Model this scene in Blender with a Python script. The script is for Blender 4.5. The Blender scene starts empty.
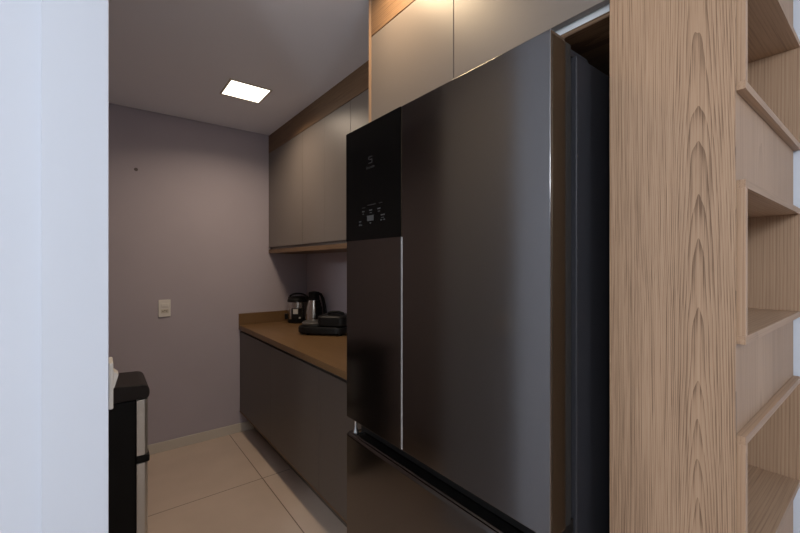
import bpy, bmesh, math, random
from mathutils import Vector, Matrix
random.seed(7)
S = bpy.context.scene
COL = S.collection
EYE = 1.39
PI = math.pi

# ------------------------------------------------------------------ materials
def mat(name, color, rough=0.5, metal=0.0, spec=0.5, aniso=0.0, bump=None, coat=0.0, var=0.0, varscale=3.0):
    m = bpy.data.materials.new(name); m.use_nodes = True
    nt = m.node_tree; b = nt.nodes['Principled BSDF']
    b.inputs['Base Color'].default_value = (*color, 1)
    b.inputs['Roughness'].default_value = rough
    b.inputs['Metallic'].default_value = metal
    b.inputs['Specular IOR Level'].default_value = spec
    b.inputs['Anisotropic'].default_value = aniso
    b.inputs['Coat Weight'].default_value = coat
    tc = nt.nodes.new('ShaderNodeTexCoord')
    if var:
        n = nt.nodes.new('ShaderNodeTexNoise'); n.inputs['Scale'].default_value = varscale
        n.inputs['Detail'].default_value = 4
        nt.links.new(tc.outputs['Object'], n.inputs['Vector'])
        r = nt.nodes.new('ShaderNodeValToRGB')
        r.color_ramp.elements[0].position = .3; r.color_ramp.elements[1].position = .7
        r.color_ramp.elements[0].color = (*[c*(1-var) for c in color], 1)
        r.color_ramp.elements[1].color = (*[min(1, c*(1+var)) for c in color], 1)
        nt.links.new(n.outputs['Fac'], r.inputs['Fac'])
        nt.links.new(r.outputs['Color'], b.inputs['Base Color'])
    if bump:
        sc, st, vec = bump
        n = nt.nodes.new('ShaderNodeTexNoise'); n.inputs['Scale'].default_value = sc
        mp = nt.nodes.new('ShaderNodeMapping'); mp.inputs['Scale'].default_value = vec
        nt.links.new(tc.outputs['Object'], mp.inputs['Vector'])
        nt.links.new(mp.outputs['Vector'], n.inputs['Vector'])
        bp = nt.nodes.new('ShaderNodeBump'); bp.inputs['Strength'].default_value = st
        bp.inputs['Distance'].default_value = 0.002
        nt.links.new(n.outputs['Fac'], bp.inputs['Height'])
        nt.links.new(bp.outputs['Normal'], b.inputs['Normal'])
    return m

def wood(name, light, mid, dark, grain='z', flat='y', center=0.0, depth=0.02, tilt=0.04, spacing=0.006,
         rough=0.5, off=0.0, contrast=1.0):
    """veneer: growth rings round a tilted axis, cut by the board, plus pores along the grain"""
    m = bpy.data.materials.new(name); m.use_nodes = True
    nt = m.node_tree; N = nt.nodes; L = nt.links; b = N['Principled BSDF']
    b.inputs['Roughness'].default_value = rough
    b.inputs['Specular IOR Level'].default_value = 0.3
    tc = N.new('ShaderNodeTexCoord')
    sp = N.new('ShaderNodeSeparateXYZ'); L.new(tc.outputs['Object'], sp.inputs[0])
    ax = {'x': 0, 'y': 1, 'z': 2}
    g = sp.outputs[ax[grain]]; a = sp.outputs[ax[flat]]
    other = sp.outputs[3-ax[grain]-ax[flat]]
    def mth(op, x, y=None):
        n = N.new('ShaderNodeMath'); n.operation = op
        for i, v in enumerate((x, y)):
            if v is None: continue
            if isinstance(v, (int, float)): n.inputs[i].default_value = v
            else: L.new(v, n.inputs[i])
        return n.outputs[0]
    def noise(sa, sg, so, scale, detail=3, rgh=.5, w=0.0):
        cb = N.new('ShaderNodeCombineXYZ')
        L.new(mth('MULTIPLY', a, sa), cb.inputs[0]); L.new(mth('MULTIPLY', g, sg), cb.inputs[1])
        L.new(mth('ADD', mth('MULTIPLY', other, so), w), cb.inputs[2])
        n = N.new('ShaderNodeTexNoise'); n.inputs['Scale'].default_value = scale
        n.inputs['Detail'].default_value = detail; n.inputs['Roughness'].default_value = rgh
        L.new(cb.outputs[0], n.inputs['Vector'])
        return n.outputs['Fac']
    w1 = mth('MULTIPLY', mth('SUBTRACT', noise(9, 1.3, 9, 1, 1, .5, off), .5), .016)
    w2 = mth('MULTIPLY', mth('SUBTRACT', noise(60, 1.6, 60, 1, 1, .5, off+3), .5), .0016)
    w3 = mth('MULTIPLY', mth('SUBTRACT', noise(3, 2.3, 3, 1, 2, .6, off+21), .5), .017)
    da = mth('ADD', mth('SUBTRACT', a, center), w1)
    h = mth('ADD', mth('ADD', mth('ADD', mth('MULTIPLY', g, tilt), depth), w2), w3)
    r = mth('SQRT', mth('ADD', mth('MULTIPLY', da, da), mth('MULTIPLY', h, h)))
    ph = mth('DIVIDE', mth('ADD', r, mth('MULTIPLY', w2, .6)), spacing)
    fr = mth('FRACT', ph)
    ring = mth('POWER', fr, 2.2)                      # soft rise, sharp latewood edge
    fib = noise(900, 7, 900, 1, 4, .6, off)           # pores
    fib2 = noise(230, 2.2, 230, 1, 3, .6, off+9)
    big = noise(9, .8, 9, 1, 2, .5, off+5)
    v = mth('ADD', mth('MULTIPLY', ring, .20*contrast), mth('MULTIPLY', fib, .75*contrast))
    v = mth('ADD', v, mth('MULTIPLY', fib2, .55*contrast))
    v = mth('ADD', v, mth('MULTIPLY', big, .30*contrast))
    cr = N.new('ShaderNodeValToRGB')
    e = cr.color_ramp.elements
    mu = .87*contrast
    e[0].position = mu-.42; e[0].color = (*light, 1)
    e[1].position = min(1, mu+.46); e[1].color = (*dark, 1)
    k = e.new(mu); k.color = (*mid, 1)
    L.new(v, cr.inputs['Fac']); L.new(cr.outputs['Color'], b.inputs['Base Color'])
    bp = N.new('ShaderNodeBump'); bp.inputs['Strength'].default_value = .12; bp.inputs['Distance'].default_value = .001
    L.new(v, bp.inputs['Height']); L.new(bp.outputs['Normal'], b.inputs['Normal'])
    return m

def emit(name, color, strength):
    m = bpy.data.materials.new(name); m.use_nodes = True
    nt = m.node_tree; nt.nodes.clear()
    e = nt.nodes.new('ShaderNodeEmission'); o = nt.nodes.new('ShaderNodeOutputMaterial')
    e.inputs[0].default_value = (*color, 1); e.inputs[1].default_value = strength
    nt.links.new(e.outputs[0], o.inputs[0]); return m

OAK_L, OAK_M, OAK_D = (.47, .315, .205), (.345, .222, .140), (.16, .095, .057)
M = {}
M['oak_panel'] = wood('oak veneer panel', OAK_L, OAK_M, OAK_D, 'z', 'y', .085, -.006, .028, .0029)
M['oak_v'] = wood('oak veneer upright', OAK_L, OAK_M, OAK_D, 'z', 'y', -.3, .05, .03, .007, off=4, contrast=.75)
M['oak_vx'] = wood('oak veneer upright facing out', OAK_L, OAK_M, OAK_D, 'z', 'x', -.1, .05, .03, .007, off=14, contrast=.75)
M['oak_h'] = wood('oak veneer board', OAK_L, OAK_M, OAK_D, 'x', 'y', -.2, .05, .03, .007, off=8, contrast=.75)
M['oak_shaded'] = wood('shaded oak long board', (.23, .145, .085), (.17, .103, .058), (.09, .05, .028), 'y', 'z', .3, .05, .02, .008, off=11)  # same veneer, darkened: the dimmer light on these boards is in the colour
M['oak_top'] = wood('oak worktop', (.22, .130, .060), (.165, .094, .041), (.095, .052, .022), 'y', 'x', .3, .05, .02, .012, rough=.42, off=2, contrast=.8)
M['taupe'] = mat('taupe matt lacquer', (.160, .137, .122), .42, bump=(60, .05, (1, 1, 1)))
M['taupe_shaded'] = mat('shaded taupe lacquer base units', (.080, .065, .056), .45)  # same lacquer as taupe, shade low in the kitchen put into the colour
M['dark'] = mat('shadow gap black', (.02, .018, .016), .8)
M['wall_kitchen'] = mat('mauve grey paint', (.42, .375, .41), .85, bump=(180, .08, (1, 1, 1)), var=.02)
M['wall_white'] = mat('white paint', (.58, .61, .68), .8, bump=(150, .05, (1, 1, 1)))
M['wall_living'] = mat('greige living room paint', (.42, .40, .38), .8)
M['ceiling'] = mat('ceiling paint', (.84, .87, .96), .9)
M['ceil_w'] = mat('white ceiling paint', (.8, .8, .8), .9)
M['skirting'] = mat('cream tile skirting', (.58, .53, .46), .35, var=.03)
M['steel'] = mat('dark brushed steel', (.175, .166, .164), .16, 1.0)
M['steel_side'] = mat('dark steel door flank', (.10, .078, .056), .38, 1.0)
M['body'] = mat('graphite painted side', (.03, .03, .036), .42, .2)
M['gasket'] = mat('black rubber gasket', (.012, .012, .012), .6)
M['glass_black'] = mat('black glass panel', (.003, .003, .003), .2, spec=.12)
M['chrome'] = mat('chrome', (.75, .75, .75), .15, 1.0)
M['alu'] = mat('satin aluminium', (.80, .84, .88), .35, .4)
M['alu_trim'] = mat('silver trim', (.62, .62, .63), .3, .6)
M['white_print'] = mat('pale grey print', (.06, .063, .066), .5)
M['dim_print'] = mat('faint grey print', (.03, .03, .032), .5)
M['plastic_white'] = mat('ivory plastic', (.72, .68, .62), .35)
M['plastic_black'] = mat('black plastic', (.007, .0065, .0065), .5, spec=.25)
M['bin_black'] = mat('black bin plastic', (.004, .004, .004), .6, spec=.25)
M['lid_black'] = mat('dark brown black lid', (.016, .012, .011), .5, spec=.3)
M['bin_steel'] = mat('brushed bin steel', (.62, .60, .56), .42, .85, bump=(1, .05, (900, 900, 3)))
M['cook_steel'] = mat('polished appliance steel', (.55, .53, .50), .22, 1.0)
M['copper'] = mat('copper tinted steel', (.55, .40, .30), .2, 1.0)
M['grey_plastic'] = mat('grey plastic', (.07, .068, .066), .28)
M['plug'] = mat('brown grey plug', (.12, .10, .10), .6)
M['label'] = mat('printed paper label', (.55, .55, .54), .5)
M['lamp'] = emit('lit diffuser', (1.0, .90, .74), 4.0)
M['lamp_frame'] = mat('lamp frame', (.55, .5, .42), .4)

def floor_mat():
    m = bpy.data.materials.new('cream porcelain tiles'); m.use_nodes = True
    nt = m.node_tree; N = nt.nodes; L = nt.links; b = N['Principled BSDF']
    b.inputs['Roughness'].default_value = .28
    tc = N.new('ShaderNodeTexCoord'); mp = N.new('ShaderNodeMapping')
    mp.inputs['Location'].default_value = (-.835, -2.54, 0)
    L.new(tc.outputs['Object'], mp.inputs['Vector'])
    br = N.new('ShaderNodeTexBrick'); br.offset = 0
    br.inputs['Scale'].default_value = 1.0
    br.inputs['Brick Width'].default_value = .9; br.inputs['Row Height'].default_value = .9
    br.inputs['Mortar Size'].default_value = .0028; br.inputs['Mortar Smooth'].default_value = .1
    br.inputs['Color1'].default_value = (.60, .485, .405, 1); br.inputs['Color2'].default_value = (.58, .468, .39, 1)
    br.inputs['Mortar'].default_value = (.17, .12, .085, 1)
    L.new(mp.outputs['Vector'], br.inputs['Vector'])
    n = N.new('ShaderNodeTexNoise'); n.inputs['Scale'].default_value = 3.5; n.inputs['Detail'].default_value = 6
    L.new(tc.outputs['Object'], n.inputs['Vector'])
    r = N.new('ShaderNodeValToRGB'); r.color_ramp.elements[0].color = (.92, .92, .91, 1); r.color_ramp.elements[1].color = (1, 1, 1, 1)
    r.color_ramp.elements[0].position = .35; r.color_ramp.elements[1].position = .65
    L.new(n.outputs['Fac'], r.inputs['Fac'])
    mx = N.new('ShaderNodeMix'); mx.data_type = 'RGBA'; mx.blend_type = 'MULTIPLY'; mx.inputs[0].default_value = 1
    L.new(br.outputs['Color'], mx.inputs[6]); L.new(r.outputs['Color'], mx.inputs[7])
    L.new(mx.outputs[2], b.inputs['Base Color'])
    return m
M['floor'] = floor_mat()

# ------------------------------------------------------------------ mesh helpers
def new_bm(): return bmesh.new()

def add_box(bm, lo, hi, bev=0.0, seg=2):
    lo = Vector(lo); hi = Vector(hi)
    r = bmesh.ops.create_cube(bm, size=1)
    vs = r['verts']
    c = (lo+hi)/2; s = hi-lo
    for v in vs: v.co = Vector((v.co.x*s.x+c.x, v.co.y*s.y+c.y, v.co.z*s.z+c.z))
    if bev:
        es = list({e for v in vs for e in v.link_edges})
        bmesh.ops.bevel(bm, geom=es, offset=min(bev, min(s)*.45), segments=seg, affect='EDGES', profile=.5)

def add_lathe(bm, prof, center, seg=40, sx=1.0, sy=1.0):
    """prof: list of (r, z)"""
    rings = []
    for r, z in prof:
        rings.append([bm.verts.new((center[0]+sx*r*math.cos(2*PI*i/seg), center[1]+sy*r*math.sin(2*PI*i/seg), center[2]+z)) for i in range(seg)])
    for a, b in zip(rings, rings[1:]):
        for i in range(seg):
            j = (i+1) % seg
            bm.faces.new((a[i], a[j], b[j], b[i]))
    bm.faces.new(list(reversed(rings[0]))); bm.faces.new(rings[-1])

def add_prism(bm, pts, axis, lo, hi, bev=0.0):
    """pts in the two other axes (in xyz order), extruded along axis"""
    def mk(p, t):
        if axis == 'x': return (t, p[0], p[1])
        if axis == 'y': return (p[0], t, p[1])
        return (p[0], p[1], t)
    a = [bm.verts.new(mk(p, lo)) for p in pts]; b = [bm.verts.new(mk(p, hi)) for p in pts]
    n = len(pts); fs = []
    fs.append(bm.faces.new(a)); fs.append(bm.faces.new(b[::-1]))
    for i in range(n): fs.append(bm.faces.new((a[i], b[i], b[(i+1) % n], a[(i+1) % n])))
    if bev:
        es = list({e for f in fs for e in f.edges})
        bmesh.ops.bevel(bm, geom=es, offset=bev, segments=2, affect='EDGES', profile=.5)

def add_tube(bm, pts, rad, seg=12, flat=1.0):
    pts = [Vector(p) for p in pts]; rings = []
    up0 = Vector((0, 0, 1))
    for i, p in enumerate(pts):
        t = (pts[min(i+1, len(pts)-1)]-pts[max(i-1, 0)]).normalized()
        up = up0 if abs(t.z) < .95 else Vector((1, 0, 0))
        s = t.cross(up).normalized(); u = s.cross(t)
        rings.append([bm.verts.new(p+s*rad*math.cos(2*PI*k/seg)*flat+u*rad*math.sin(2*PI*k/seg)) for k in range(seg)])
    for a, b in zip(rings, rings[1:]):
        for k in range(seg):
            bm.faces.new((a[k], a[(k+1) % seg], b[(k+1) % seg], b[k]))
    bm.faces.new(rings[0][::-1]); bm.faces.new(rings[-1])

def obj(name, bm, material, parent=None, smooth=True, loc=None):
    """bm in world coordinates; with a parent the mesh is stored relative to it"""
    bmesh.ops.recalc_face_normals(bm, faces=bm.faces)
    base = Vector((0, 0, 0))
    p = parent
    while p is not None: base += p.location; p = p.parent
    if loc is not None: base += Vector(loc)-base if parent is None else Vector((0, 0, 0))
    bmesh.ops.translate(bm, verts=bm.verts, vec=-base)
    me = bpy.data.meshes.new(name); bm.to_mesh(me); bm.free()
    me.materials.append(material)
    o = bpy.data.objects.new(name, me); COL.objects.link(o)
    if parent is not None: o.parent = parent
    else: o.location = base
    if smooth:
        wn = o.modifiers.new('weighted', 'WEIGHTED_NORMAL'); wn.keep_sharp = True
        for f in me.polygons: f.use_smooth = True
        try: me.set_sharp_from_angle(angle=math.radians(38))
        except Exception: pass
    return o

def box(name, lo, hi, material, parent=None, bev=0.0):
    bm = new_bm(); add_box(bm, lo, hi, bev); return obj(name, bm, material, parent)

def thing(name, label, cat, loc, group=None):
    o = bpy.data.objects.new(name, None); COL.objects.link(o); o.location = loc
    o.empty_display_size = .1
    return tag(o, label, cat, group)
def tag(o, label, cat, group=None):
    o['label'] = label; o['category'] = cat
    if group: o['group'] = group
    return o
def struct(name, lo, hi, material, bev=0.0):
    o = box(name, lo, hi, material, None, bev); o['kind'] = 'structure'; return o

# ------------------------------------------------------------------ layout constants (metres; x = to the right, y = down the kitchen)
YB = 3.36        # back wall
XR = 1.51        # right wall
ZC = 2.50
XC = .891        # tall unit fronts
XU = 1.157       # upper unit fronts
XW = .0150       # corner of the near wall
# ------------------------------------------------------------------ setting
struct('floor', (-3.2, -3.7, -.1), (1.7, 3.6, 0), M['floor'])
struct('wall_back', (-.65, YB, 0), (1.7, YB+.12, 2.7), M['wall_kitchen'])
o = struct('wall_right', (XR, .215, 0), (XR+.12, YB, 2.7), M['wall_kitchen'])
struct('wall_side', (XR, -3.6, 0), (XR+.12, .215, 2.7), M['wall_white'])
struct('wall_left', (-.65, 1.30, 0), (-.50, YB, 2.7), M['wall_kitchen'])
# near wall: white, its end stands beside the passage
struct('wall_near', (-3.1, 1.062, 0), (-.0927, 1.30, ZC), M['wall_white'])
struct('trim_1', (-.0927, 1.05, 0), (XW, 1.52, ZC), M['wall_white'], .0015)
bm = new_bm()
add_box(bm, (-.5, 1.05, ZC), (XR, YB-.014, ZC+.08))
o = obj('ceiling', bm, M['ceiling']); o['kind'] = 'structure'
struct('ceiling_living', (-3.1, -3.6, ZC), (XR, 1.05, ZC+.08), M['ceil_w'])
struct('baseboard_back', (-.50, YB-.012, 0), (XR, YB, .072), M['skirting'], .002)
struct('baseboard_right', (XR-.012, 1.37, 0), (XR, YB-.012, .072), M['skirting'])
# living room behind the camera: window walls
struct('wall_far', (-3.1, -3.72, 0), (XR, -3.6, 2.7), M['wall_living'])
bm = new_bm()
add_box(bm, (-3.22, -3.6, 0), (-3.1, -2.6, 2.7)); add_box(bm, (-3.22, .6, 0), (-3.1, 1.3, 2.7))
add_box(bm, (-3.22, -2.6, 2.35), (-3.1, .6, 2.7))
o = obj('wall_window', bm, M['wall_living']); o['kind'] = 'structure'
bm = new_bm()
for y0, y1 in ((-2.6, -2.54), (-1.03, -.97), (.54, .6)): add_box(bm, (-3.2, y0, 0), (-3.14, y1, 2.35))
add_box(bm, (-3.2, -2.6, 2.29), (-3.14, .6, 2.35)); add_box(bm, (-3.2, -2.6, 0), (-3.14, .6, .06))
o = obj('window_1', bm, M['alu']); o['kind'] = 'structure'

# ------------------------------------------------------------------ base cabinets and worktop
Y0 = 1.369
def base_unit(y0, y1, label, doors):
    t = thing('base_cabinet', label, 'cabinet', (1.2, (y0+y1)/2, .0), None)
    box('body', (.935, y0+.0005, .18), (XR-.012, y1-.0005, .838), M['taupe_shaded'], t)
    box('toe_kick', (1.03, y0+.0005, 0), (1.045, y1-.0005, .18), M['taupe_shaded'], t)
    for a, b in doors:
        box('door', (.915, a+.0012, .183), (.934, b-.0012, .832), M['taupe_shaded'], t, .0012)
    box('edge_strip', (.914, y0+.0005, .172), (.945, y1-.0005, .1795), M['oak_shaded'], t)
    return t
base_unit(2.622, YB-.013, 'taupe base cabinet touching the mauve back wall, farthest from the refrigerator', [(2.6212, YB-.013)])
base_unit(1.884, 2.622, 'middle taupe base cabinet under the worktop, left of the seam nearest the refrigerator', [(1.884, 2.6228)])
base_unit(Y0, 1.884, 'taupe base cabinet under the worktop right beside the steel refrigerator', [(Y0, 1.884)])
w = thing('worktop', 'brown oak worktop with upstand on the base cabinets', 'countertop', (1.2, 2.36, .85))
box('countertop', (.908, Y0, .85), (XR-.001, YB-.001, .887), M['oak_top'], w, .002)
box('upstand', (.908, YB-.019, .8875), (XR-.001, YB-.001, .979), M['oak_top'], w, .0015)

# ------------------------------------------------------------------ upper cabinets
def upper_unit(y0, y1, label, doors):
    t = thing('upper_cabinet', label, 'cabinet', (1.33, (y0+y1)/2, 1.515))
    box('body', (XU+.021, y0+.0005, 1.515), (XR-.001, y1-.0005, 2.497), M['taupe'], t)
    for a, b in doors:
        box('door', (XU, a+.0013, 1.534), (XU+.019, b-.0013, 2.345), M['taupe'], t, .0012)
    return t
upper_unit(2.646, YB-.002, 'wide taupe upper cabinet touching the mauve back wall', [(2.646, YB-.002)])
upper_unit(1.968, 2.646, 'middle two-door taupe upper cabinet above the black kettle', [(1.968, 2.3008), (2.2992, 2.646)])
upper_unit(Y0, 1.968, 'taupe upper cabinet partly hidden behind the refrigerator top', [(Y0, 1.968)])
tag(box('cabinet_header', (XU, Y0, 2.348), (XU+.0195, YB-.002, 2.499), M['oak_shaded'], None), 'oak header board between the taupe upper cabinets and the ceiling', 'header board')
tag(box('shelf_board', (XU, Y0, 1.483), (XR-.002, YB-.002, 1.514), M['oak_shaded'], None, .001), 'oak board closing the underside of the upper cabinets above the worktop', 'shelf board')

# ------------------------------------------------------------------ tall housing round the refrigerator
t = thing('refrigerator_housing', 'tall cabinet with two taupe doors and oak sides over the refrigerator', 'cabinet', (1.2, .9, 0))
YT0, YT1 = .399, 1.367
box('side_panel', (XC, 1.349, 0), (XR-.001, YT1, 2.499), M['oak_v'], t)
box('body', (.935, YT0+.001, 1.963), (XR-.001, 1.348, 2.499), M['taupe'], t)
box('bottom_board', (.911, YT0+.001, 1.950), (XR-.001, 1.348, 1.962), M['oak_shaded'], t, .0008)
box('handle_channel', (.913, YT0+.001, 1.9625), (.934, 1.348, 1.985), M['alu'], t)
box('door', (XC, YT0, 1.978), (.911, .874-.0015, 2.331), M['taupe'], t, .0012)
box('door', (XC, .874+.0015, 1.978), (.911, 1.348, 2.331), M['taupe'], t, .0012)
box('header', (XC, YT0, 2.335), (.911, 1.348, 2.499), M['oak_shaded'], t)
box('seam_backing', (.912, YT0+.001, 2.32), (.934, 1.348, 2.35), M['dark'], t)

# ------------------------------------------------------------------ refrigerator
t = thing('refrigerator', 'large dark steel refrigerator with two upper doors and a lower drawer', 'refrigerator', (1.1, .87, 0))
FX, FB = .740, .827
D0, D1, DM = .447, 1.288, .9525
box('body', (.851, .449, .03), (1.48, 1.286, 1.861), M['body'], t, .004)
box('gasket', (.826, .462, .09), (.852, 1.273, 1.85), M['gasket'], t)
def door_bm(y0, y1, z0, z1, bev=.0018):
    bm = new_bm(); add_box(bm, (FX, y0, z0), (FX+.058, y1, z1), bev, 3); return bm
dr = obj('door', door_bm(D0, DM-.0015, .813, 1.879), M['steel'], t)
box('edge_trim', (FX-.0012, DM-.0075, .816), (FX+.01, DM-.0018, 1.474), M['alu_trim'], dr, .0008)
box('upper_trim', (FX-.0008, DM-.0040, 1.4745), (FX+.01, DM-.0018, 1.872), M['steel_side'], dr)
box('flank', (FX+.007, D0-.0012, .818), (FX+.057, D0+.004, 1.871), M['steel_side'], dr, .0005)
box('liner', (FX+.0585, D0+.002, .815), (FB, DM-.003, 1.876), M['gasket'], dr, .003)
dl = obj('door', door_bm(DM+.0015, D1, .813, 1.879), M['steel'], t)
box('liner', (FX+.0585, DM+.003, .815), (FB, D1-.002, 1.876), M['gasket'], dl, .003)
gp = box('control_panel', (FX-.0018, DM+.0005, 1.475), (FX+.01, D1+.0006, 1.8795), M['glass_black'], dl, .0008)
# drawer with a slanted lip at its top edge
bm = new_bm()
add_prism(bm, [(FX, .085), (FX, .744), (FX+.004, .752), (FX+.016, .7555), (FX+.045, .748), (FB, .748), (FB, .085)], 'y', D0, D1, .002)
dw = obj('drawer', bm, M['steel'], t)
box('flank', (FX+.007, D0-.0012, .09), (FB-.001, D0+.004, .745), M['steel_side'], dw, .0005)
bm = new_bm(); add_prism(bm, [(FX+.0085, .7535), (FX+.010, .7560), (FX+.0135, .7575), (FX+.0145, .755)], 'y', D0+.003, D1-.003)
obj('handle_lip', bm, M['steel'], dw)
box('handle_recess', (.800, .455, .750), (.847, 1.280, .815), M['plastic_black'], t)
for y in (.462, 1.262):
    bm = new_bm()
    add_lathe(bm, [(.013, 0), (.012, .010), (.006, .026), (.0055, .064)], (.764, y, .7485), 20)
    add_box(bm, (.770, y-.008, .7485), (.83, y+.008, .7535), .002)
    obj('hinge', bm, M['chrome'], t)
for y in (.49, 1.245):
    bm = new_bm(); add_box(bm, (.765, y-.03, 1.862), (.93, y+.03, 1.882), .008); obj('hinge_cover', bm, M['body'], t)
box('plinth', (.86, .47, 0), (1.45, 1.27, .03), M['plastic_black'], t)

def panel_text(body, size, y, z, name, material, parent):
    cu = bpy.data.curves.new(name, 'FONT'); cu.body = body; cu.size = size; cu.extrude = .0002
    cu.align_x = 'CENTER'; cu.align_y = 'CENTER'
    tmp = bpy.data.objects.new('tmp', cu); COL.objects.link(tmp)
    bpy.context.view_layer.update()
    me = bpy.data.meshes.new_from_object(tmp.evaluated_get(bpy.context.evaluated_depsgraph_get()))
    bpy.data.objects.remove(tmp); bpy.data.curves.remove(cu)
    bm = new_bm(); bm.from_mesh(me); bpy.data.meshes.remove(me)
    R = Matrix(((0, 0, -1), (-1, 0, 0), (0, 1, 0)))     # x -> -y, y -> z, z -> -x
    for v in bm.verts: v.co = R @ v.co + Vector((FX-.0022, y, z))
    return obj(name, bm, material, parent, smooth=False)
def mark(bm, y, z, w, h): add_box(bm, (FX-.0024, y-w/2, z-h/2), (FX-.0016, y+w/2, z+h/2))
panel_text('Electrolux', .0125, 1.122, 1.724, 'wordmark', M['dim_print'], gp)
# square emblem with its two curved strokes
bm = new_bm(); cy, cz = 1.122, 1.7495
mark(bm, cy, cz+.0105, .024, .0032); mark(bm, cy+.010, cz+.006, .0035, .009); mark(bm, cy-.003, cz+.0008, .018, .003)
mark(bm, cy-.010, cz-.005, .0035, .009); mark(bm, cy, cz-.0105, .024, .0032)
obj('emblem', bm, M['dim_print'], gp, smooth=False)
bm = new_bm(); mark(bm, 1.122, 1.548, .040, .018); mark(bm, 1.122, 1.5575, .046, .001); obj('display', bm, M['white_print'], gp, smooth=False)
for (y, z, wd) in ((1.167, 1.575, .014), (1.120, 1.576, .018), (1.070, 1.576, .017), (1.188, 1.541, .014), (1.048, 1.553, .022)):
    bm = new_bm(); mark(bm, y, z, wd, .0042); mark(bm, y, z-.009, wd*.7, .0022)
    obj('key_mark', bm, M['white_print'], gp, smooth=False)
for (y, z) in ((1.192, 1.528), (1.180, 1.528), (1.057, 1.537), (1.040, 1.537), (1.122, 1.532)):
    bm = new_bm(); mark(bm, y, z, .009, .004); obj('key_mark', bm, M['white_print'], gp, smooth=False)
bm = new_bm(); mark(bm, 1.115, 1.594, .05, .0025); mark(bm, 1.06, 1.594, .02, .0015); mark(bm, 1.165, 1.588, .02, .0015)
obj('faint_line', bm, M['dim_print'], gp, smooth=False)

# ------------------------------------------------------------------ bookcase at the end of the run
t = thing('bookcase', 'oak bookcase with protruding open boxes and a broad oak side panel', 'bookcase', (1.2, .29, 0))
t.location = (1.2, .15, 0)
YP, YF, YE = .181, .169, .396
box('side_panel', (XC, YP, 0), (.899, YE, 2.499), M['oak_panel'], t, .0008)
box('back_panel', (.900, YE-.018, 0), (XR-.001, YE, 2.499), M['oak_vx'], t)
TB = .015
boxes = [(2.156, 2.449), (1.700, 1.990), (1.247, 1.540), (.791, 1.084), (.335, .628)]
for z0, z1 in boxes:
    r = box('shelf_box', (.9005, YF, z0), (XR-.002, YE-.0185, z0+TB), M['oak_h'], t, .0006)   # the bottom board
    r['label'] = 'oak box bottom board'
    box('top_board', (.9005, YF, z1-TB), (XR-.002, YE-.0185, z1), M['oak_h'], r, .0006)
    box('side_board', (.9005, YF, z0+TB), (.9005+TB, YE-.0185, z1-TB), M['oak_v'], r, .0006)
    box('side_board', (XR-.002-TB, YF, z0+TB), (XR-.002, YE-.0185, z1-TB), M['oak_v'], r, .0006)
edges = [0] + [v for b in sorted(boxes) for v in b] + [2.499]
for k in range(0, len(edges), 2):
    box('closed_front', (.9005, YP+.0015, edges[k]+.0008), (XR-.012, YP+.0165, edges[k+1]-.0008), M['oak_vx'], t)

# ------------------------------------------------------------------ ceiling lamps
def lamp(x, y, label, power, color, spread, h=.117):
    t = thing('ceiling_lamp', label, 'lamp', (x, y, ZC-.02), 'square ceiling lamps')
    bm = new_bm(); f = h+.010
    for lo, hi in (((x-f, y-f), (x+f, y-h)), ((x-f, y+h), (x+f, y+f)), ((x-f, y-h), (x-h, y+h)), ((x+h, y-h), (x+f, y+h))):
        add_box(bm, (lo[0], lo[1], ZC-.006), (hi[0], hi[1], ZC-.0002))
    obj('frame', bm, M['lamp_frame'], t)
    box('diffuser', (x-h+.0003, y-h+.0003, ZC-.004), (x+h-.0003, y+h-.0003, ZC-.0003), M['lamp'], t)
    ld = bpy.data.lights.new('lamp_light', 'AREA'); ld.shape = 'SQUARE'; ld.size = .22
    ld.energy = power; ld.color = color; ld.spread = math.radians(spread)
    lo = bpy.data.objects.new('lamp_light', ld); COL.objects.link(lo)
    lo.location = (0, 0, .012); lo.parent = t
    return t
lamp(.743, 2.582, 'lit square ceiling lamp in front of the taupe upper cabinets', 6.6, (1.0, .80, .61), 150)
l2 = lamp(.715, 1.10, 'lit square ceiling lamp above the refrigerator doors', 6, (1.0, .72, .42), 180)
for o in (l2,):
    del o['group']
for o in COL.objects:
    if o.get('group') == 'square ceiling lamps': del o['group']

# ------------------------------------------------------------------ outlet and switch
t = thing('wall_outlet', 'ivory outlet plate with switch on the mauve back wall', 'outlet', (.381, YB, 1.06))
box('plate', (.342, YB-.009, .998), (.420, YB-.0002, 1.124), M['plastic_white'], t, .003)
box('rocker', (.358, YB-.013, 1.072), (.406, YB-.0085, 1.098), M['plastic_white'], t, .003)
box('socket_face', (.358, YB-.0115, 1.026), (.406, YB-.0085, 1.054), M['lamp_frame'], t, .003)
bm = new_bm()
for dx in (-.012, 0, .012): add_box(bm, (.382+dx-.003, YB-.0125, 1.037 if dx else 1.040), (.382+dx+.003, YB-.0113, 1.043 if dx else 1.046))
obj('pin_holes', bm, M['dark'], t)
t = thing('light_switch', 'ivory light switch plate on the end of the white wall', 'light switch', (XW, 1.11, 1.12))
box('plate', (XW+.0002, 1.075, 1.066), (XW+.009, 1.150, 1.170), M['plastic_white'], t, .003)
bm = new_bm()
add_prism(bm, [(XW+.0085, 1.105), (XW+.0085, 1.148), (XW+.019, 1.138), (XW+.012, 1.112)], 'y', 1.092, 1.132, .001)
obj('rocker', bm, M['plastic_white'], t)

bm = new_bm(); add_lathe(bm, [(.012, 0), (.011, .002), (.004, .004)], (0, 0, 0), 20)
bmesh.ops.rotate(bm, verts=bm.verts, cent=(0, 0, 0), matrix=Matrix.Rotation(PI/2, 3, 'X'))
bmesh.ops.translate(bm, verts=bm.verts, vec=(.205, YB-.0002, 2.068))
tag(obj('wall_plug', bm, M['plug'], None), 'small dark round plug high on the bare mauve back wall', 'wall plug')

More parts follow.
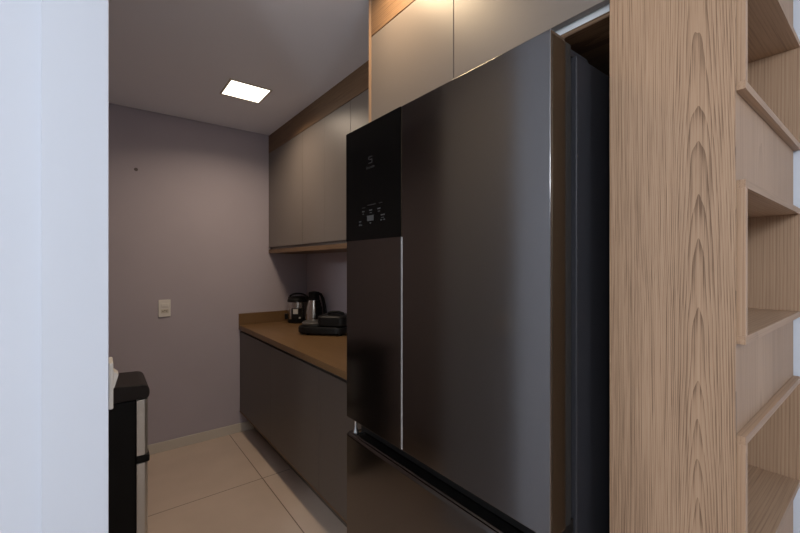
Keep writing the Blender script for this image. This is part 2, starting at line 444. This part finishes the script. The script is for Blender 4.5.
# ------------------------------------------------------------------ recycling bin behind the white wall
t = thing('recycling_bin', 'tall black two-tier bin with brushed steel front beyond white wall', 'bin', (.02, 2.35, 0))
def rounded_box(bm, lo, hi, bev): add_box(bm, lo, hi, bev, 4)
bm = new_bm(); rounded_box(bm, (-.16, 2.21, .012), (.130, 2.49, .750), .012); obj('body', bm, M['bin_black'], t)
def wrap(z0, z1):
    pts = [(.1285, 2.204), (.160, 2.204), (.170, 2.212), (.174, 2.226), (.174, 2.474), (.170, 2.488), (.160, 2.496), (.1285, 2.496)]
    bm = new_bm(); add_prism(bm, pts, 'z', z0, z1, .0008); return bm
obj('steel_front', wrap(.484, .746), M['bin_steel'], t)
obj('steel_front', wrap(.030, .446), M['bin_steel'], t)
bm = new_bm()
add_box(bm, (.126, 2.200, .448), (.180, 2.500, .482), .006); obj('handle_band', bm, M['bin_black'], t)
bm = new_bm()
prof = [(-.165, .750), (.166, .750), (.178, .756), (.181, .775), (.179, .795), (.170, .812), (.150, .820), (.05, .824), (-.10, .824), (-.15, .818), (-.165, .80)]
add_prism(bm, prof, 'y', 2.20, 2.50, .008); obj('lid', bm, M['lid_black'], t)
box('base_plinth', (-.15, 2.22, 0), (.165, 2.48, .029), M['bin_black'], t, .003)

for ch in t.children: ch.location.x += .009

# ------------------------------------------------------------------ rice cooker
CX, CY, Z0 = 1.358, 3.20, .8875
t = thing('rice_cooker', 'black rice cooker with steel band and label in worktop corner', 'rice cooker', (CX, CY, Z0))
bm = new_bm(); add_lathe(bm, [(.080, 0), (.087, .008), (.087, .030), (.085, .032)], (CX, CY, Z0), 48); obj('base', bm, M['plastic_black'], t)
bm = new_bm(); add_lathe(bm, [(.084, .0322), (.089, .036), (.090, .10), (.087, .178)], (CX, CY, Z0), 48)
obj('steel_body', bm, M['cook_steel'], t)
bm = new_bm(); add_lathe(bm, [(.088, .1785), (.090, .183), (.087, .200), (.077, .214), (.055, .222), (.03, .225)], (CX, CY, Z0), 48)
ld = obj('lid', bm, M['plastic_black'], t)
vx = Vector((-.612, -.791, 0))       # towards the room
sx_ = Vector((.791, -.612, 0))
bm = new_bm(); c = Vector((CX, CY, Z0))
add_tube(bm, [c + sx_*(.078*math.cos(a)) + Vector((0, 0, .200+.048*max(0.0, math.sin(a))**.8)) for a in [PI*k/14 for k in range(15)]], .008, 12, 1.6)
obj('carry_handle', bm, M['plastic_black'], ld)
def curved_plate(bm, c, r0, r1, a0, a1, z0, z1, n=14):
    vs = []
    for k in range(n+1):
        a = a0+(a1-a0)*k/n; ca, sa = math.cos(a), math.sin(a)
        vs.append([bm.verts.new((c.x+r*ca, c.y+r*sa, c.z+z)) for r, z in ((r0, z0), (r1, z0), (r1, z1), (r0, z1))])
    for p, q in zip(vs, vs[1:]):
        for i in range(4): bm.faces.new((p[i], p[(i+1) % 4], q[(i+1) % 4], q[i]))
    bm.faces.new(vs[0][::-1]); bm.faces.new(vs[-1])
base = math.atan2(vx.y, vx.x)
bm = new_bm(); curved_plate(bm, c, .085, .096, base-.35, base+.60, .034, .128); cp = obj('control_face', bm, M['plastic_black'], t)
bm = new_bm(); curved_plate(bm, c, .0965, .0972, base-.18, base+.25, .082, .124); obj('paper_label', bm, M['label'], cp)
bm = new_bm(); curved_plate(bm, c, .0965, .098, base+.32, base+.47, .042, .056); obj('button', bm, M['label'], cp)
bm = new_bm(); curved_plate(bm, c, .09, .112, base-1.5, base-1.1, .030, .075); obj('side_grip', bm, M['plastic_black'], t)

# ------------------------------------------------------------------ kettle / vacuum flask
KX, KY = 1.405, 2.985
c = Vector((KX, KY, Z0))
t = thing('kettle', 'black kettle with bright steel body between rice cooker and grill', 'kettle', tuple(c))
bm = new_bm(); add_lathe(bm, [(.068, 0), (.073, .004), (.073, .022), (.066, .027)], c, 44); obj('base', bm, M['plastic_black'], t)
bm = new_bm(); add_lathe(bm, [(.064, .0275), (.069, .034), (.066, .10), (.056, .16), (.045, .205)], c, 44); obj('steel_body', bm, M['cook_steel'], t)
bm = new_bm(); add_lathe(bm, [(.046, .2055), (.047, .215), (.042, .240), (.044, .262), (.040, .272), (.015, .277)], c, 44); lid = obj('lid', bm, M['plastic_black'], t)
bm = new_bm(); hd = Vector((.93, -.36, 0)).normalized()
add_tube(bm, [c+hd*.040+Vector((0, 0, .255)), c+hd*.056+Vector((0, 0, .250)), c+hd*.072+Vector((0, 0, .215)), c+hd*.086+Vector((0, 0, .150)), c+hd*.092+Vector((0, 0, .085)), c+hd*.064+Vector((0, 0, .045))], .012, 12, 1.5)
obj('handle', bm, M['plastic_black'], t)
bm = new_bm(); hs = -hd
p0 = c+hs*.040
pts = [p0+Vector((0, 0, .200)), p0+hs*.012+Vector((0, 0, .222)), p0+hs*.022+Vector((0, 0, .236))]
add_tube(bm, pts, .012, 12); obj('spout', bm, M['plastic_black'], lid)
bm = new_bm()
for r0, r1, z0, z1 in ((.0662, .0715, .030, .075), (.064, .070, .075, .115), (.057, .067, .115, .150), (.050, .060, .150, .180), (.044, .053, .180, .2045)):
    curved_plate(bm, c, r0, r1, base+.40, base+2.5, z0, z1)
obj('side_cover', bm, M['plastic_black'], t)

# ------------------------------------------------------------------ contact grill
t = thing('electric_grill', 'low black electric grill with grey handle rim beside the refrigerator', 'grill', (1.27, 2.5, Z0))
def slab(bm, pts2, z0, z1, taper=.92):
    n = len(pts2); cx = sum(p[0] for p in pts2)/n; cy_ = sum(p[1] for p in pts2)/n
    lv = [(z0, .95), (z0+.006, 1.0), (z1-.012, 1.0), (z1-.003, (1+taper)/2), (z1, taper)]
    rings = [[bm.verts.new((cx+(p[0]-cx)*s, cy_+(p[1]-cy_)*s, z)) for p in pts2] for z, s in lv]
    for a, b in zip(rings, rings[1:]):
        for i in range(n): bm.faces.new((a[i], a[(i+1) % n], b[(i+1) % n], b[i]))
    bm.faces.new(rings[0][::-1]); bm.faces.new(rings[-1])
def outline(x0, x1, y0, y1, r, n=8, nose=0.0):
    pts = []
    for (px, py, a0) in ((x1-r, y1-r, 0), (x0+r, y1-r, PI/2), (x0+r, y0+r, PI), (x1-r, y0+r, 1.5*PI)):
        for k in range(n+1):
            a = a0+PI/2*k/n
            x = px+r*math.cos(a); y = py+r*math.sin(a)
            if nose and y > y1-r*1.2: y += nose*math.cos((x-(x0+x1)/2)/((x1-x0)/2)*PI/2)
            pts.append((x, y))
    return pts
def gl(l, f): return (1.110+.669*l+.743*f, 2.602-.743*l+.669*f)
def go(*a): return [gl(*p) for p in outline(*a)]
bm = new_bm(); slab(bm, go(-.035, .34, 0, .19, .085), Z0+.012, Z0+.060, .95); obj('base', bm, M['plastic_black'], t)
bm = new_bm(); slab(bm, go(.125, .335, .005, .187, .045), Z0+.068, Z0+.140, .84); lidg = obj('lid', bm, M['plastic_black'], t)
bm = new_bm(); slab(bm, go(-.012, .150, .02, .17, .07), Z0+.062, Z0+.092, .72); obj('grey_rim', bm, M['grey_plastic'], t)
bm = new_bm()
add_tube(bm, [(*gl(l, .10), Z0+z) for l, z in ((.175, .132), (.185, .150), (.21, .158), (.26, .158), (.29, .150), (.30, .132))], .009, 12, 1.4)
obj('handle', bm, M['plastic_black'], lidg)
for p in ((.05, .05), (.29, .04), (.05, .14), (.29, .15)):
    x, y = gl(*p)
    bm = new_bm(); add_lathe(bm, [(.012, 0), (.014, .0125)], (x, y, Z0), 16); obj('foot', bm, M['plastic_black'], t)

# ------------------------------------------------------------------ daylight of the living room, its own lamp and an added fill
def area(name, loc, rot, sx, sy, power, color):
    ld = bpy.data.lights.new(name, 'AREA'); ld.shape = 'RECTANGLE'; ld.size = sx; ld.size_y = sy
    ld.energy = power; ld.color = color
    o = bpy.data.objects.new(name, ld); COL.objects.link(o); o.location = loc; o.rotation_euler = rot
    return o
area('window_daylight', (-3.12, -1.0, 1.3), (0, -PI/2, 0), 1.9, 3.0, 6, (.72, .86, 1.0))
pl = bpy.data.lights.new('living_point_light', 'POINT'); pl.energy = 102; pl.shadow_soft_size = .16; pl.color = (.89, .945, 1.0)
po = bpy.data.objects.new('living_point_light', pl); COL.objects.link(po); po.location = (-1.5, -.80, 2.10)
fill_light = bpy.data.lights.new('living_point_light', 'POINT'); fill_light.energy = 26; fill_light.shadow_soft_size = .14; fill_light.color = (.82, .90, 1.0)  # added fill with no lamp behind it, brightens the kitchen ceiling
po = bpy.data.objects.new('living_point_light', fill_light); COL.objects.link(po); po.location = (.25, -1.1, 1.95)

W = bpy.data.worlds.new('sky'); S.world = W; W.use_nodes = True
W.node_tree.nodes['Background'].inputs[0].default_value = (.55, .68, .9, 1)
W.node_tree.nodes['Background'].inputs[1].default_value = .3

# ------------------------------------------------------------------ camera
cd = bpy.data.cameras.new('camera'); cam = bpy.data.objects.new('camera', cd); COL.objects.link(cam)
cd.sensor_width = 36; cd.lens = 388.4/800*36; cd.shift_y = -2.5/800
cd.clip_start = .02
cam.location = (0, 0, EYE); cam.rotation_euler = (PI/2, 0, -math.radians(37.7))
S.camera = cam
S.view_settings.view_transform = 'Standard'; S.view_settings.look = 'None'
S.view_settings.gamma = 1; S.view_settings.use_curve_mapping = False
S.view_settings.exposure = 0.0
